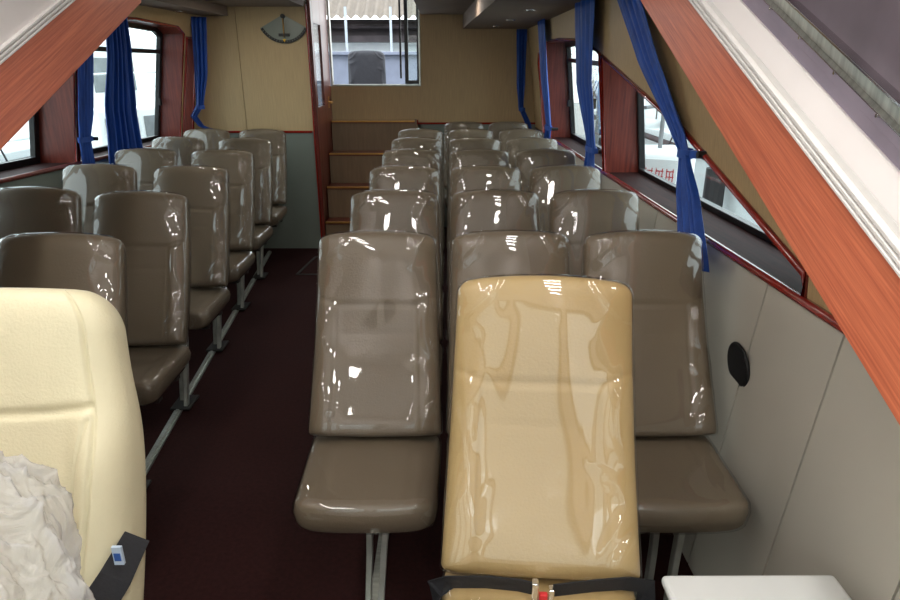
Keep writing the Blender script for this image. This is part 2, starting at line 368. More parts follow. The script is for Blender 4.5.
b = MB(); b.hexa([(XC-.012,.2,zb(.2)+.232+LO), (XC-.012,3.0,zb(3)+.232+LO), (XC-.012,3.0,2.9), (XC-.012,.2,2.9)], [(XC-.06,.2,zb(.2)+.232+LO), (XC-.06,3.0,zb(3)+.232+LO), (XC-.06,3.0,2.9), (XC-.06,.2,2.9)], M['white_panel'])
struct(b.build('wall_wheelhouse_left', None))
# sloping deck over the sides, from the boards out to the hull
def zr(Y): return zt(Y)+.04
b = MB(); b.hexa([(XB+.05,.2,zr(.2)), (1.36,.2,zr(.2)), (1.36,3.0,zr(3)), (XB+.05,3.0,zr(3))], [(XB+.05,.2,zr(.2)-.04), (1.36,.2,zr(.2)-.04), (1.36,3.0,zr(3)-.04), (XB+.05,3.0,zr(3)-.04)], M['wall_tan']); struct(b.build('ceiling_slope_right', None))
b = MB(); b.hexa([(XC-.05,.2,zr(.2)), (-2.98,.2,zr(.2)), (-2.98,3.0,zr(3)), (XC-.05,3.0,zr(3))], [(XC-.05,.2,zr(.2)-.04), (-2.98,.2,zr(.2)-.04), (-2.98,3.0,zr(3)-.04), (XC-.05,3.0,zr(3)-.04)], M['wall_tan']); struct(b.build('ceiling_slope_left', None))

# ------------------------------------------------------------------ stair to the aft hatch
st = empty('staircase', (-.83,YR,0)); tag(st, 'steep brown companionway stair with brass nosings below the open aft hatch', 'stairs')
def at_st(o): o.matrix_parent_inverse = st.matrix_world.inverted(); o.location = o.location - Vector((-.83,YR,0)); return o
ys = [6.6,6.82,7.07,7.33]; zs = [.27,.6,.92,1.24]
for i, (y, z) in enumerate(zip(ys, zs)):
    zp = zs[i-1] if i else 0; yn = ys[i+1] if i < 3 else YR-.002
    m = MB(); m.box((-1.28,y+.01,zp), (-.36,yn,z-.025)); o = m.build('riser', M['riser']); o.parent = st; o.location = (.83,-YR,0)
    m = MB(); m.box((-1.28,y,z-.025), (-.36,yn,z)); o = m.build('tread', M['mahogany'], st); o.location = (.83,-YR,0)
    m = MB(); m.box((-1.28,y-.006,z-.014), (-.36,y+.02,z+.004)); o = m.build('nosing', M['brass'], st, bevel=.002); o.location = (.83,-YR,0)
m = MB(); m.box((-.36,6.6,0), (-.335,YR-.002,.5)); m.box((-.36,7.05,.5), (-.335,YR-.002,1.0)); m.box((-.36,7.33,1.0), (-.335,YR-.15,1.26)); o = m.build('side_panel', M['riser'], st); o.location = (.83,-YR,0)
# open door leaf folded back along the stairwell
d = struct(empty('door_1'))
m = MB(); X0, X1 = -1.32, -1.29
m.box((X0,YL+.06,.02), (X1,YL+.16,2.6)); m.box((X0,YR-.42,.02), (X1,YR-.005,2.6)); m.box((X0,YL+.16,.02), (X1,YR-.42,1.42)); m.box((X0,YL+.16,2.2), (X1,YR-.42,2.6))
m.build('door_leaf', M['mahogany'], d, bevel=.004)
m = MB(); m.box((-1.31,YL+.16,1.42), (-1.303,YR-.42,2.2)); m.build('pane', M['glass'], d)
m = MB(); m.tube([(-1.29,7.3,1.44),(-1.25,7.3,1.44)], .012, n=10); m.tube([(-1.25,7.3,1.44),(-1.25,7.2,1.44)], .010, n=10); m.box((-1.292,7.27,1.38), (-1.286,7.33,1.5)); m.build('door_handle', M['brass'], d, smooth=False)
# hatch opening frame and sliding leaf
d = struct(empty('window_11'))
m = MB(); p = [(-1.285,1.60),(-.29,1.60),(-.29,2.60),(-1.285,2.60)]; q = inset(p, .02)
m.ring([(x,YR-.01,z) for x, z in p], [(x,YR-.01,z) for x, z in q], [(x,YR+.07,z) for x, z in p], [(x,YR+.07,z) for x, z in q]); m.build('window_frame', M['steel'], d, bevel=.003)
m = MB(); m.box((-.47,YR+.10,1.62), (-.43,YR+.14,2.6)); m.box((-.335,YR+.10,1.62), (-.312,YR+.14,2.6)); m.box((-.53,YR+.15,1.68), (-.508,YR+.17,2.6)); m.box((-.43,YR+.10,1.62),(-.33,YR+.14,1.66)); m.build('sliding_frame', M['frame_black'], d)
m = MB(); m.box((-.43,YR+.118,1.66), (-.335,YR+.122,2.6)); m.build('pane', M['glass'], d)
# hatch hood above the stair
m = MB(); m.box((-1.38,5.65,CZ+.05), (-1.33,YR,2.6)); m.box((-.28,5.65,CZ+.05), (-.23,YR,2.6)); m.box((-1.38,5.6,CZ), (-.23,5.65,2.6)); m.box((-1.38,5.6,2.6), (-.23,YR+.05,2.64)); struct(m.build('ceiling_hatch_hood', M['white_panel']))
# floor hatch outline
hx = -1.22
m = MB(); p = [(-1.40,5.62),(-.62,5.62),(-.62,6.22),(-1.34,6.22)]; q = inset(p, .025)
m.ring([(x,y,.001) for x, y in p], [(x,y,.001) for x, y in q], [(x,y,.006) for x, y in p], [(x,y,.006) for x, y in q]); tag(m.build('floor_hatch', M['grey_metal']), 'metal frame of a hatch set in the maroon floor before the stair', 'floor hatch')

# clinometer on the left bulkhead ---------------------------------------
cx, cz, yb_ = -1.535, 2.262, YL-.004
g = empty('clinometer', (cx,YL,cz)); tag(g, 'fan-shaped grey clinometer with black scale and brass pendulum on the back wall', 'gauge')
def fan(r0, r1, a, y0, y1, n=24, top=.0):
    m = MB(); A = [R(-90-a+2*a*i/n) for i in range(n+1)]
    o = [(r1*math.cos(t), r1*math.sin(t)) for t in A]; i_ = [(r0*math.cos(t), r0*math.sin(t)) for t in A]
    for k in range(n): m.hexa([(o[k][0],y0,o[k][1]), (o[k+1][0],y0,o[k+1][1]), (i_[k+1][0],y0,i_[k+1][1]), (i_[k][0],y0,i_[k][1])], [(o[k][0],y1,o[k][1]), (o[k+1][0],y1,o[k+1][1]), (i_[k+1][0],y1,i_[k+1][1]), (i_[k][0],y1,i_[k][1])])
    return m
m = fan(.002, .252, 62, -.002, -.012); m.build('plate', M['gauge_plate'], g)
m = fan(.226, .252, 60, -.012, -.018); m.build('scale_band', M['black'], g)
m = MB()
for i in range(-9, 10):
    m = MB(); t = R(-90+i*6); L0, L1 = .23, (.248 if i % 3 == 0 else .240); m.ribbon([(L0*math.cos(t),-.019,L0*math.sin(t)), (L1*math.cos(t),-.019,L1*math.sin(t))], .003, .002, (-math.sin(t),0,math.cos(t)))
    m.build('scale_mark', M['gauge_plate'], g)
m = MB(); m.tube([(0,-.025,-.01),(0,-.025,-.2)], .006, n=8); o = m.build('pendulum', M['brass'], g, smooth=True)
m = MB(); m.tube([(0,-.012,-.015),(0,-.035,-.015)], .02, n=16); m.build('pivot', M['black'], g); m = MB(); m.box((-.05,-.03,-.19), (.05,-.018,-.165)); m.build('weight', M['black'], g)
m = MB(); m.hexa([(-.016,-.03,-.215),(.016,-.03,-.215),(0,-.03,-.24)], [(-.016,-.02,-.215),(.016,-.02,-.215),(0,-.02,-.24)]); m.build('pointer', M['yellow'], g)

# ------------------------------------------------------------------ seats
def pad(wb, wt, L, tf, tb, rc, seam=None, bol=0, nu=64, nv=100, crown=.012, curve=None, off=0, wr=0, seed=0, rb=.4, pw=6, conv=0):
    """upholstered slab: x across, v up its length, y front(-)/back(+)"""
    m = MB(); bm = m.bm
    def sp(i, n):                       # denser near the edges
        a = -1+2*i/n; return math.sin(a*math.pi/2)*.55+a*.45
    def co(s, t, side):
        v = (t+1)/2; hw = (wb+(wt-wb)*v)/2 + off
        Lo = L+2*off; z = -off+v*Lo
        for d0, r0 in ((v*Lo, rc*rb), ((1-v)*Lo, rc)):
            if d0 < r0: hw -= r0-math.sqrt(max(0, r0*r0-(r0-d0)**2))
        z += crown*(1-s*s)*max(0, (v-.5)*2) - crown*(1-s*s)*max(0, (.5-v)*2)*.5
        x = s*hw
        e = (max(0, 1-abs(s)**pw)**.38)*(max(0, 1-abs(t)**(pw+8))**.36)
        c = curve(v) if curve else 0
        if side < 0:
            dd = tf*e + off
            if bol: dd += conv*(1-s*s)*(1/(1+math.exp(-(v-.55)*9)))*e
            if bol: dd += bol*e*(1/(1+math.exp(-(abs(s)-.66)*22)))*(1/(1+math.exp((v-.66)*26)))
            if seam: dd -= seam(s, v)*e
            if wr:
                q = Vector((x*6+seed, z*5, seed*1.7)); nn = noise.noise(q)
                q2 = Vector((x*5+seed*3+nn*.8, z*3.2+seed+nn, 2.1)); ridge = (1-min(1, abs(noise.noise(q2))*3.2))**2
                side_ = max(0, (abs(s)-.42)/.58)**1.2
                top = max(0, (v-.80)/.2)
                edge = min(1, side_+.25*top)
                # a loose fold of the bag curving round each upper corner and a pull line at mid height
                cor = math.hypot((abs(s)-1.05)*.21, (v-1.03)*.66)
                arc = math.exp(-((cor-.115)/.006)**2)*.7+math.exp(-((cor-.07)/.01)**2)*.4
                arc += math.exp(-((abs(s)-.80-.25*(v-.55)**2*8)/.05)**2)*math.exp(-((v-.52)/.16)**2)*.6
                dd += wr*(nn*.35*(.3+edge)+ridge*1.0*edge+arc*.7)*e+wr*.25*noise.noise(Vector((x*2.5+seed, z*2.2, 9)))
            y = -dd
        else: y = tb*e+off*.5
        return (x, y+c, z)
    G = {}
    for side in (-1, 1):
        for j in range(nv+1):
            for i in range(nu+1):
                border = i in (0, nu) or j in (0, nv)
                key = (i, j, 0 if border else side)
                if key not in G:
                    s_, t_ = sp(i, nu), sp(j, nv); G[key] = bm.verts.new(co(s_, t_, side))
        def g(i, j): return G.get((i, j, 0)) or G[(i, j, side)]
        for j in range(nv):
            for i in range(nu):
                q = [g(i,j), g(i+1,j), g(i+1,j+1), g(i,j+1)]
                if side > 0: q = q[::-1]
                bm.faces.new(q)
    return m
def line(x, c, w=.012): return math.exp(-((x-c)/w)**2)
def seam_back(s, v):
    d = .0
    if v < .64: d += (line(s, .64, .014)+line(s, -.64, .014))*.005
    hc = .635+.05*max(0, abs(s)-.62)/.38
    d += line(v, hc, .010)*.007
    if v < .5 and abs(s) < .64: d += 0
    d += line(v, .495, .010)*.002*(abs(s) < .62)
    return d
def seam_seat(s, v):
    return (line(s, .62, .014)+line(s, -.62, .014))*.005*(v > .05)
def backcurve(v): return .03*math.sin(v*math.pi)-.0
SZ = .612; LEAN = math.atan2(.31, .60)
def make_seat(mt, film=True, name='passenger_seat'):
    root = empty(name)
    def place_back(o): o.rotation_euler.x = -LEAN; o.location = (0,-.335,SZ+.015); return o
    # local y=0 is the top of the backrest; backrest foot .335 in front of it
    m = pad(.45,.41,.69,.045,.05,.036, seam_back, .014, curve=backcurve, conv=.03); bk = place_back(m.build('backrest', mt, root, smooth=True))
    if film:
        m = pad(.45,.41,.69,.045,.05,.04, None, .014, curve=backcurve, conv=.03, off=.004, wr=.016, seed=3.3, nu=56, nv=72); place_back(m.build('plastic_cover', M['film'], root, smooth=True))
    m = pad(.445,.43,.40,.05,.06,.05, seam_seat, 0, nu=32, nv=32, pw=8)
    o = m.build('seat_cushion', mt, root, smooth=True); o.rotation_euler.x = R(-92); o.location = (0,-.73,SZ-.052)
    o.rotation_euler = (R(-90+2.0)+math.pi, 0, 0); 
    # length runs back->front: flip so v=1 is the front edge
    o.location = (0,-.275,SZ-.05); o.rotation_euler = (R(90+1.5),0,0); o.scale = (1,-1,1) 
    if film:
        m = pad(.445,.43,.40,.05,.06,.05, None, 0, off=.005, wr=.006, seed=8.1, nu=28, nv=28, pw=8)
        c = m.build('cushion_cover', M['film'], root, smooth=True); c.location = o.location; c.rotation_euler = o.rotation_euler; c.scale = o.scale
    # steel under-frame and pedestal
    m = MB(); m.box((-.19,-.62,SZ-.125), (-.16,-.30,SZ-.095)); m.box((.16,-.62,SZ-.125), (.19,-.30,SZ-.095)); m.box((-.19,-.60,SZ-.14), (.19,-.56,SZ-.11)); m.box((-.19,-.40,SZ-.14), (.19,-.36,SZ-.11)); m.build('seat_frame', M['grey_metal'], root, bevel=.004)
    m = MB(); m.ribbon([(.055,-.56,SZ-.13),(.04,-.58,.30),(.02,-.62,.02)], .035, .02, (0,1,0)); m.build('leg', M['steel'], root, bevel=.003)
    m = MB(); m.ribbon([(-.005,-.50,SZ-.13),(-.01,-.52,.30),(-.025,-.55,.02)], .035, .02, (0,1,0)); m.build('leg', M['steel'], root, bevel=.003)
    m = MB(); m.box((-.055,-.66,.012), (.05,-.50,.024)); m.build('foot_plate', M['grey_metal'], root, bevel=.003)
    return root
proto = make_seat(M['taupe'])
rowY = [2.225,3.01,3.79,4.57,5.34,6.13,6.95]
ordn = ['first','second','third','fourth','fifth','sixth','seventh']
used = [False]
def place(x, y, label, group, sx=1, ry=0):
    o = proto if not used[0] else copy_tree(proto); used[0] = True
    o.location = (x, y, 0); o.rotation_euler.z = R(ry); o.scale.x = sx
    tag(o, label, 'seat', group); return o
cols = [('aisle-side', -.245), ('middle', .222), ('wall-side', .683)]
GR, GL = 'taupe seats of the right-hand block', 'taupe seats of the left-hand block'
for r in range(7):
    for cname, x in cols:
        if r == 6 and cname == 'aisle-side': continue
        xx = x-(.045 if r == 6 else 0)+(.004 if x > .5 else 0)
        lab = '%s seat of the %s row in the right-hand block, taupe vinyl under clear plastic' % (cname, ordn[r])
        if r == 6: lab = '%s seat of the hindmost row by the tan back wall, taupe under plastic' % ('left' if cname == 'middle' else 'right')
        place(xx, rowY[r]+random.uniform(-.008,.008), lab, GR, ry=random.uniform(-.2,.2))
EX = [-1.345,-1.415,-1.49,-1.565,-1.635,-1.71]; DX = [None,-1.975,-2.06,-2.13,-2.205,-2.235]
for r in range(6):
    place(EX[r], rowY[r]-(.03 if r < 2 else 0), 'aisle-side seat of the %s row in the left-hand block, taupe vinyl under clear plastic' % ordn[r], GL, sx=1.03, ry=random.uniform(0,2))
    if DX[r]: place(DX[r], rowY[r]+(.08 if r < 5 else .03), 'window-side seat of the %s row in the left-hand block, taupe vinyl under clear plastic' % ordn[r], GL, sx=1.03, ry=random.uniform(-1,1))
# mounting rails
m = MB(); m.box((-.02,-2.3,0), (.02,2.3,.012)); m.box((-.008,-2.3,.012), (.008,2.3,.02))
rail = m.build('floor_rail', M['steel']); rail.location = (-1.595,4.1,0); rail.rotation_euler.z = math.atan(.104); tag(rail, 'steel seat mounting rail along the aisle under the left-hand seats', 'rail')
m = MB(); m.box((-.28,1.3,0), (-.24,6.3,.012)); tag(m.build('floor_rail', M['steel']), 'steel seat mounting rail under the aisle-side seats of the right-hand block', 'rail')
m = MB(); m.box((.20,.8,0), (.24,7.0,.012)); tag(m.build('floor_rail', M['steel']), 'steel mounting rail under the middle seats of the right-hand block', 'rail')
m = MB(); m.box((.66,1.3,0), (.70,7.0,.012)); tag(m.build('floor_rail', M['steel']), 'steel mounting rail under the wall-side seats of the right-hand block', 'rail')

# the single tan seat with a lap belt
tan = make_seat(M['tan'], True, 'crew_seat'); tan.location = (.247,1.555,0); tan.rotation_euler.z = R(-4.5); tan.scale = (1.06,1,1.04)
tag(tan, 'tan plastic-wrapped seat alone in front of the right-hand block, with lap belt', 'seat')
def belt(pts, wid, nm='belt_strap'):
    m = MB(); m.ribbon(pts, wid, .003, [Vector((0,-.25,.97))]*len(pts)); return m.build(nm, M['webbing'], tan, bevel=.001)
zc = SZ+.012
belt([(-.245,-.34,SZ-.06),(-.235,-.385,zc-.01),(-.20,-.40,zc+.026),(-.12,-.402,zc+.034),(-.05,-.404,zc+.032),(-.008,-.41,zc+.028)], .046)
belt([(.245,-.33,SZ-.06),(.235,-.35,zc),(.18,-.385,zc+.036),(.11,-.40,zc+.038),(.05,-.408,zc+.032),(.025,-.41,zc+.028)], .046)
m = MB(); m.box((-.022,-.425,zc+.0), (-.008,-.405,zc+.055)); m.box((-.022,-.43,zc-.004), (.026,-.410,zc+.008)); m.box((.014,-.425,zc+.0), (.026,-.405,zc+.04)); m.build('buckle', M['chrome'], tan, bevel=.003)
m = MB(); m.box((-.006,-.425,zc+.008), (.012,-.412,zc+.026)); m.build('release_button', M['red_ink'], tan, bevel=.002)

# ------------------------------------------------------------------ cream helm chair
hc = empty('helm_chair', (-.885,1.22,0)); tag(hc, 'cream leather helm chair with bucket backrest, nearest at the left', 'chair')
def seam_helm(s, v):
    d = 0
    hc_ = .70+.03*abs(s)**2
    if abs(s) < .8: d += line(v, hc_, .009)*.012
    if v < .69:
        c = .66-.30*max(0, (.69-v)/.69)**1.2 if False else .8-.42*math.sqrt(max(0, (.70-v)))
        d += line(abs(s), c, .012)*.008
    c2 = .80 if v > .62 else .80-.22*(.62-v)
    d += line(abs(s), c2, .012)*.011
    return d
m = pad(.535,.50,.82,.07,.06,.09, seam_helm, .05, nu=120, nv=150, crown=.004, curve=lambda v: .05*math.sin(v*math.pi)*1.0, pw=5)
bm = m.bm
for v in bm.verts:                        # narrower headrest, broad shoulders below
    t = v.co.z/.80
    k = 1-.09*(1/(1+math.exp(-(t-.76)*20)))
    k *= 1.0 if t < .70 else 1.0
    v.co.x *= k
o = m.build('backrest', M['cream'], hc, smooth=True); o.location = (0,-.31,.62); o.rotation_euler.x = -math.atan2(.29,.74)
m = pad(.56,.54,.50,.07,.07,.08, seam_seat, .03, nu=32, nv=32, pw=7); o = m.build('seat_cushion', M['cream'], hc, smooth=True); o.location = (0,-.24,.56); o.rotation_euler = (R(91),0,0); o.scale = (1,-1,1)
m = MB(); m.tube([(0,-.45,.0),(0,-.45,.03)], .19, n=28); m.tube([(0,-.45,.03),(0,-.45,.5)], .045, n=20); m.box((-.18,-.62,.47), (.18,-.28,.495)); m.build('pedestal', M['steel'], hc)
def hstrap(pts, w, m_): 
    b = MB(); b.ribbon(pts, w, .004, [Vector((-.3,-.75,.2))]*len(pts)); return b
b = MB(); b.ribbon([(.272,-.19,.93),(.262,-.27,.90),(.225,-.345,.845),(.165,-.395,.78),(.08,-.44,.72),(.0,-.47,.68)], [.05,.06,.065,.06,.06,.06], .005, [Vector((.8,.15,-.52))]*6); b.build('belt_strap', M['webbing'], hc, bevel=.001)
b = MB(); b.box((.262,-.262,.925), (.280,-.256,.965), M['sticker']); b.box((.265,-.2635,.935), (.277,-.2625,.952), M['blue_ink']); b.build('label', None, hc)

# crumpled translucent bag on the helm chair seat
bm_ = MB(); bmesh.ops.create_icosphere(bm_.bm, subdivisions=7, radius=1)
for v in bm_.bm.verts:
    p = v.co.copy(); n = p.normalized()
    a = noise.noise(p*1.2+Vector((2,5,1)))*.16
    rdg = 0
    for f, am in ((1.1,.20),(2.2,.11),(4.6,.03)):
        q = Vector((p.x*f*1.5, p.y*f, p.z*f*.65))+Vector((7.1,f,3)); w0 = Vector((noise.noise(q*.6), noise.noise(q*.6+Vector((5,0,0))), noise.noise(q*.6+Vector((0,9,0)))))
        q += w0*1.4
        rdg += am*(.5-min(1, math.sqrt(noise.noise(q)**2+.012)*3.0))
    for f, am in ((4.0,.035),(8.5,.016),(16,.006)):
        q = Vector((p.x*f*1.4, p.y*f, p.z*f*.8))+Vector((1.3,f,8))+w0*.9
        rdg += am*max(0, 1-abs(noise.noise(q))*4)**2
    r = .9+a+rdg*.8
    v.co = Vector((n.x*r*.25, n.y*r*.14, n.z*r*.36))
    if v.co.z < -.29: v.co.z = -.29
b = bm_.build('plastic_bag', M['bag'], smooth=True); b.location = (-.745,.73,.955); b.rotation_euler = (R(-18),R(-6),0)
tag(b, 'crumpled white translucent plastic bag heaped on the cream helm chair', 'plastic bag')

# ------------------------------------------------------------------ white locker, speaker
m = MB(); m.box((.53,.62,0), (.925,1.21,.62)); lk = m.build('storage_box', M['box_white'], bevel=.015)
tag(lk, 'white box against the pale wall in the lower right corner', 'box')
m = MB(); m.box((.515,.60,.622), (.935,1.225,.65)); m.build('lid', M['box_white'], lk, bevel=.012)
sp = empty('wall_speaker', RW(2.0,.83)); tag(sp, 'round black speaker grille on the pale right-hand wall', 'speaker')
sp.rotation_euler = (0, R(90-5.9), 0)
m = MB(); m.tube([(0,0,0),(0,0,-.012)], [.078,.074], n=48); m.build('grille', M['speaker'], sp)
m = MB(); m.tube([(.078*math.cos(t*math.pi/24), .078*math.sin(t*math.pi/24), -.006) for t in range(48)], .005, n=8, closed=True); m.build('rim', M['black'], sp, smooth=True)

# ------------------------------------------------------------------ curtains
def curtain(path, label, nfold=5, amp=.014, out=Vector((-1,0,0)), nu=60, tie=None, tiedir=None):
    """path: list of (centre, width, pleat scale); the width runs along Y (or given)"""
    e = empty('curtain', path[0][0]); tag(e, label, 'curtain', None)
    base = Vector(path[0][0])
    # resample
    P = []
    for k in range(len(path)-1):
        a, b = path[k], path[k+1]
        for q in range(10):
            t = q/10; ts = t*t*(3-2*t)
            P.append((Vector(a[0]).lerp(Vector(b[0]), t), a[1]+(b[1]-a[1])*ts, a[2]+(b[2]-a[2])*ts))
    P.append((Vector(path[-1][0]), path[-1][1], path[-1][2]))
    wd = e.get('wd', None)
    m = MB(); rows = []
    for j, (c, wid, am) in enumerate(P):
        row = []
        for i in range(nu+1):
            u = -1+2*i/nu
            y = u*wid/2
            f = math.sin(u*math.pi*nfold+.6*math.sin(j*.11))*amp*am + math.sin(u*math.pi*nfold*2.3+1)*amp*.3*am
            row.append(m.bm.verts.new(c-base+WD*y+OUT*(f+amp)))
        rows.append(row)
    for j in range(len(rows)-1):
        for i in range(nu): m.bm.faces.new((rows[j][i], rows[j][i+1], rows[j+1][i+1], rows[j+1][i]))
    o = m.build('curtain_cloth', M['curtain'], e, smooth=True)
    so = o.modifiers.new('cloth', 'SOLIDIFY'); so.thickness = .003
    if tie:
        c, w_ = Vector(tie[0])-base, tie[1]
        m = MB(); pts = []
        for q in range(24):
            t = 2*math.pi*q/24; pts.append(c+WD*math.cos(t)*w_/2+OUT*(math.sin(t)*(amp*2.2)+amp))
        m.ribbon(pts+[pts[0]], .035, .004, Vector((0,0,1)))
        if tie[2] is not None: m.ribbon([c+WD*w_/2*tie[3]+OUT*amp, Vector(tie[2])-base], .03, .006, Vector((0,0,1)))
        m.build('tieback', M['curtain'], e)
        if tie[2] is not None:
            k = Vector(tie[2])-base; m = MB(); m.tube([k-OUT*.03, k+OUT*.03], .014, n=12); m.build('hook', M['black'], e)
    return e
WD, OUT = Vector((0,1,0)), Vector((-1,0,0))
x = 1.0
curtain([((.86,3.42,2.19),.40,.4), ((.91,3.05,1.83),.32,.6), ((.97,2.76,1.56),.20,.8), ((.985,2.66,1.47),.09,1.0), ((.968,2.52,1.30),.24,1.1), ((.955,2.36,1.10),.30,1.2)],
        'blue curtain nearest on the right, pulled forward and tied at the sloping window edge', 4, .012, tie=((.985,2.66,1.47),.10,(1.0,2.52,1.48),-1))
curtain([((.86,4.35,2.19),.62,1), ((.91,4.42,1.7),.50,1), ((.985,4.42,1.30),.26,1), ((.985,4.42,1.24),.24,1), ((.985,4.42,1.02),.42,1.2)],
        'blue curtain tied straight down at the pillar of the right-hand middle window', 4, .012, tie=((.985,4.42,1.28),.26,(1.02,4.27,1.28),-1))
curtain([((.85,6.2,2.19),.42,1), ((.90,6.2,1.7),.40,1), ((.955,6.15,1.28),.26,1), ((.955,6.25,1.06),.40,1.2)],
        'narrow blue curtain tied back beside the aft-most right-hand window', 4, .012, tie=((.955,6.15,1.27),.28,(.98,6.0,1.27),-1))
WD, OUT = Vector((1,0,0)), Vector((0,-1,0))
curtain([((.80,7.40,2.18),.11,1), ((.81,7.40,1.65),.09,1), ((.82,7.40,1.38),.055,1), ((.91,7.40,1.20),.06,1), ((.93,7.40,1.02),.09,1)],
        'slim blue curtain in the right back corner, swept towards the wall', 3, .012, tie=((.83,7.40,1.36),.07,None,1))
WD, OUT = Vector((0,1,0)), Vector((1,0,0))
curtain([((-2.42,4.70,2.23),.22,1), ((-2.54,4.67,1.5),.20,1), ((-2.57,4.65,1.32),.15,1), ((-2.58,4.65,1.0),.20,1)],
        'dark blue curtain strip gathered against the left window pillar', 4, .012, tie=((-2.57,4.65,1.32),.16,(-2.58,4.80,1.31),1))
WD, OUT = Vector((.45,.89,0)), Vector((.89,-.45,0))
curtain([((-2.36,4.98,2.23),.14,1), ((-2.38,4.97,1.9),.18,1), ((-2.43,4.95,1.5),.24,1.2), ((-2.46,4.96,.95),.30,1.4)],
        'wide blue curtain hanging loose across the left window', 5, .02)
WD, OUT = Vector((.75,.66,0)), Vector((.66,-.75,0))
curtain([((-2.27,6.38,2.23),.14,1), ((-2.31,6.38,1.75),.12,1), ((-2.36,6.38,1.46),.07,1), ((-2.42,6.34,1.36),.06,1), ((-2.37,6.36,1.27),.05,1), ((-2.29,6.42,1.22),.09,1)],
        'blue curtain looped back in the left rear corner by the cream wall', 3, .012, tie=((-2.36,6.38,1.44),.08,None,1))

# ------------------------------------------------------------------ downlights
spots = [((.62,4.15,2.19),'nearest the camera'), ((.60,5.05,2.19),'second from the camera'), ((.56,6.1,2.19),'third from the camera'), ((.50,7.0,2.19),'closest to the back wall')]
def lamp(loc, lab, cat='ceiling light', r=.035, on=False, mt=None):
    e = empty('downlight', loc); tag(e, lab, cat, 'ceiling downlights')
    m = MB(); m.tube([(r*math.cos(t*math.pi/16), r*math.sin(t*math.pi/16), -.003) for t in range(32)], .006, n=8, closed=True); m.build('bezel', M['chrome'], e, smooth=True)
    m = MB(); m.tube([(0,0,0),(0,0,-.004)], r-.003, n=24); m.build('lens', M['lamp_on'] if on else M['chrome'], e)
    return e
for loc, w_ in spots: lamp(loc, 'chrome downlight in the right-hand soffit, '+w_)
lamp((-2.3,6.0,2.25), 'chrome downlight in the left-hand ceiling edge above the back curtain')

# ------------------------------------------------------------------ outside
w = MB(); w.box((-60,-40,-1.3), (60,60,-1.2)); struct(w.build('ground', M['concrete']))
def boat(loc, rz, label, L=9, hgt=2.2, cab=True, hm='ext_white'):
    e = empty('moored_boat', loc, rz); tag(e, label, 'boat')
    m = MB(); q0 = [(-L/2,-1.3,0),(L/2-1.6,-1.3,0),(L/2-.4,0,0),(L/2-1.6,1.3,0),(-L/2,1.3,0)]
    q1 = [(-L/2,-1.6,hgt),(L/2-1.2,-1.6,hgt+.1),(L/2,0,hgt+.4),(L/2-1.2,1.6,hgt+.1),(-L/2,1.6,hgt)]
    m.hexa(q0, q1); m.build('hull', M[hm], e, bevel=.04)
    if cab:
        m = MB(); m.box((-L*.3,-1.1,hgt), (L*.15,1.1,hgt+1.5)); m.build('cabin', M['ext_white'], e, bevel=.12)
        for k in range(4):
            for s in (-1, 1):
                m = MB(); m.box((-L*.27+k*.95,s*1.1-.01*s,hgt+.6), (-L*.27+k*.95+.75,s*1.12,hgt+1.15)); m.build('cabin_window', M['ext_mid'], e, bevel=.04)
    m = MB()
    for s in (-1, 1):
        m.tube([(-L/2+.1,s*1.5,hgt+.85),(L/2-1.3,s*1.5,hgt+.95)], .02, n=6)
        for k in range(9): x_ = -L/2+.1+k*(L-1.4)/8; m.tube([(x_,s*1.5,hgt),(x_,s*1.5,hgt+.9)], .018, n=6)
    m.build('railing', M['chrome'], e)
    for s in (-1, 1):
        m = MB(); m.tube([(-L/2,s*1.56,hgt-.18),(L/2-1.3,s*1.6,hgt-.05)], .05, n=8); m.build('rubbing_strake', M['ext_dark'], e)
        for k in range(4):
            x_ = -L*.4+k*L*.2; m = MB(); m.tube([(x_,s*1.72,hgt-.2),(x_,s*1.72,hgt-.9)], .13, n=14); m.tube([(x_,s*1.72,hgt-.2),(x_,s*1.55,hgt+.3)], .012, n=6); m.build('fender', M['black'], e)
    m = MB(); m.tube([(L*.05,0,hgt+1.4),(L*.05,0,hgt+3.4)], .04, n=8); m.tube([(L*.05,-.6,hgt+2.8),(L*.05,.6,hgt+2.8)], .025, n=6); m.build('mast', M['ext_white'], e)
    return e
boat((5.0,11.8,-1.2), R(92), 'white cabin boat moored outside the right-hand windows', 9, 2.0)
boat((6.8,24,-1.2), R(80), 'grey boat lying farther off beyond the right-hand windows', 10, 2.3, True, 'ext_grey')
boat((-6.9,11.8,-1.2), R(86), 'white boat moored outside the left-hand windows', 9, 2.0)
boat((-10.5,24,-1.2), R(100), 'second white boat behind the one on the left', 10, 2.4)
m = MB()
for X_, Y_, zt_ in ((2.05,9.0,1.9),(2.75,9.6,1.9)): m.tube([(X_,Y_,-1.2),(X_,Y_,zt_)], .03, n=8)
m.tube([(2.05,9.0,1.9),(2.75,9.6,1.9)], .03, n=8); m.tube([(2.05,9.0,1.45),(2.75,9.6,1.45)], .02, n=6)
m.tube([(2.05,9.0,1.0),(2.4,9.3,1.42),(2.75,9.6,1.0)], .018, n=6); m.tube([(2.05,9.0,.9),(2.75,9.6,.9)], .02, n=6)
tag(m.build('guard_frame', M['ext_mid'], smooth=False), 'grey tubular guard frame standing outside the right middle window', 'railing')
